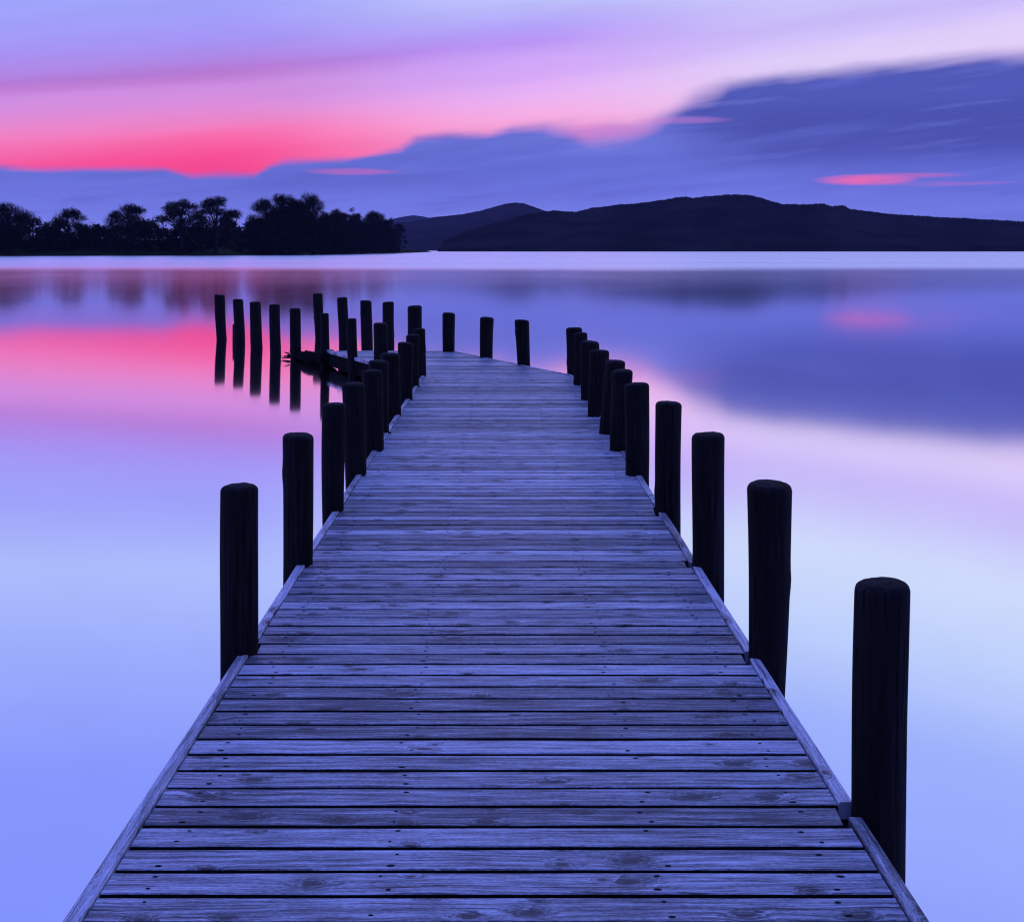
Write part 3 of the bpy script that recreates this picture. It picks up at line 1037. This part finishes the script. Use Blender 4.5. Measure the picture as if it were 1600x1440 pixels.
sh = [(-30, 354, 120), (62, 347, 110), (150, 356, 100), (228, 349, 96), (296, 355, 90), (352, 349, 84), (396, 345, 60), (428, 337, 74), (462, 334, 70), (494, 330, 70),
      (520, 338, 64), (546, 336, 66), (574, 340, 56), (597, 346, 42), (611, 366, 24)]
shl = ['low dark thicket at the far left end of the bank', 'dark thicket under the leftmost bare tree', 'dark thicket under the second tree from the left',
       'dark thicket left of the two umbrella trees', 'dark thicket behind the trunk of the left umbrella tree', 'dark thicket behind the right umbrella tree trunk',
       'dark shrub filling the low gap right of the umbrella trees', 'dark shrub under the round crown with the sky window',
       'dark shrub below the tall domed tree', 'dark shrub below the highest tree', 'dark shrub at the step down right of the highest tree',
       'dark shrub below the low middle trees', 'dark shrub under the twiggy round tree', 'dark shrub left of the thin end tree',
       'smallest low shrub at the foot of the thin end tree']
for i, ((px, yt, w), lb) in enumerate(zip(sh, shl)):
    shrub(px, yt, w, lb, 300 + i, back=24 if px < 410 else 3.0, group=GS)


# ------------------------------------------------------------------ hills across the lake
def interp(P, x):
    if x <= P[0][0]: return P[0][1]
    for (a, b), (c, d) in zip(P, P[1:]):
        if x <= c:
            t = (x - a) / (c - a)
            return b + (d - b) * t
    return P[-1][1]


def hill(P, d_shore, d_ridge, d_back, x0, x1, nx, rough, seed, crest=0.0):
    bm = bmesh.new()
    cols = []
    rows = [0, .03, .06, .12, .2, .3, .4, .5, .6, .7, .8, .88, .94, 1.0, 1.15, 1.5, 2.0]
    for i in range(nx + 1):
        px = x0 + (x1 - x0) * i / nx
        hp = max(0.0, HORIZON + 2.0 - interp(P, px))
        col = []
        for r in rows:
            if r <= 1:
                dist = d_shore + (d_ridge - d_shore) * r
                prof = r ** 0.85
            else:
                dist = d_ridge + (d_back - d_ridge) * (r - 1)
                prof = 1 - .35 * (r - 1)
            h = hp / F * d_ridge * prof
            X = (px - 800) / F * dist
            nz = noise.fractal(Vector((X * .006, dist * .006, seed)), 1.0, 2.0, 4)
            h += nz * rough * min(1, r * 3) * (1 if r < .9 else .35)
            wgt = 0.0
            if .6 < r <= 1: wgt = (r - .6) / .4
            elif r > 1: wgt = max(0.0, 1 - (r - 1) * 1.5)
            elif .03 < r < .07: wgt = .7
            h += wgt * crest * (.4 + abs(noise.noise(Vector((px * .30, seed, r)))) + .5 * noise.noise(Vector((px * .62, seed, 5 + r))))
            if r == 0: h = -0.6
            elif hp < 0.5 and r > 0: h = -0.6
            else: h = max(h, 0.3)
            col.append(bm.verts.new((X, dist, h)))
        cols.append(col)
    for a, b in zip(cols, cols[1:]):
        for j in range(len(a) - 1):
            bm.faces.new((a[j], b[j], b[j + 1], a[j + 1]))
    return tag(mesh_obj('hill', bm, M_HILL, smooth=False), kind='structure')


P1 = [(680, 393), (688, 390), (694, 378), (720, 366), (760, 352), (800, 341), (825, 335), (850, 331), (868, 329), (885, 330.5), (900, 331), (925, 325), (960, 321),
      (1000, 318), (1040, 313), (1060, 309), (1072, 308), (1083, 310), (1100, 308), (1140, 306), (1165, 306.5), (1190, 311), (1208, 317), (1222, 321),
      (1250, 322), (1285, 320), (1300, 324), (1316, 322), (1330, 328), (1400, 336), (1480, 341), (1600, 349), (1750, 352), (2100, 360)]
P2 = [(380, 362), (480, 356), (560, 352), (610, 350), (640, 349), (680, 340), (720, 336), (750, 331), (770, 325), (790, 320), (805, 318), (820, 320), (835, 326), (850, 331), (900, 346), (960, 360)]
P3 = [(300, 368), (480, 360), (560, 352), (600, 347), (625, 341), (645, 338), (660, 339.5), (680, 343.5), (700, 350), (760, 360)]
hill(P1, 1250, 1600, 2000, 680, 2100, 1300, 6.0, 1.0, 2.6)
hill(P2, 2200, 3200, 3700, 380, 960, 300, 7.0, 2.0, 1.6)
hill(P3, 4400, 5300, 5700, 300, 760, 200, 6.0, 3.0, 1.2)

# ------------------------------------------------------------------ evening haze over the lake
bm = bmesh.new()
add_box(bm, 0, 2940, 149, 11000, 6000, 300)
m, nt = new_mat('evening_haze')
pv = nt.new('ShaderNodeVolumePrincipled')
pv.inputs['Color'].default_value = (0.62, 0.60, 1.0, 1)
pv.inputs['Density'].default_value = 6.0e-5
pv.inputs['Anisotropy'].default_value = 0.0
o = nt.new('ShaderNodeOutputMaterial')
nt.t.links.new(pv.outputs[0], o.inputs['Volume'])
hz = tag(mesh_obj('haze', bm, m), kind='stuff')

# ------------------------------------------------------------------ camera and output
cd = bpy.data.cameras.new('camera')
cd.sensor_fit = 'HORIZONTAL'
cd.sensor_width = 36.0
cd.lens = F / 1600 * 36.0
cd.shift_y = -(720 - HORIZON) / 1600.0
cd.clip_start = 0.05
cd.clip_end = 30000
cam = bpy.data.objects.new('camera', cd)
COL.objects.link(cam)
cam.location = (0, 0, HC)
cam.rotation_euler = (math.radians(90), 0, 0)
scene.camera = cam

scene.view_settings.view_transform = 'Standard'
scene.view_settings.look = 'None'
scene.view_settings.exposure = 0.0
scene.view_settings.gamma = 1.0
scene.cycles.max_bounces = 8
scene.cycles.volume_bounces = 0
scene.cycles.use_denoising = True
scene.cycles.pixel_filter_type = 'BLACKMAN_HARRIS'
scene.cycles.filter_width = 1.15
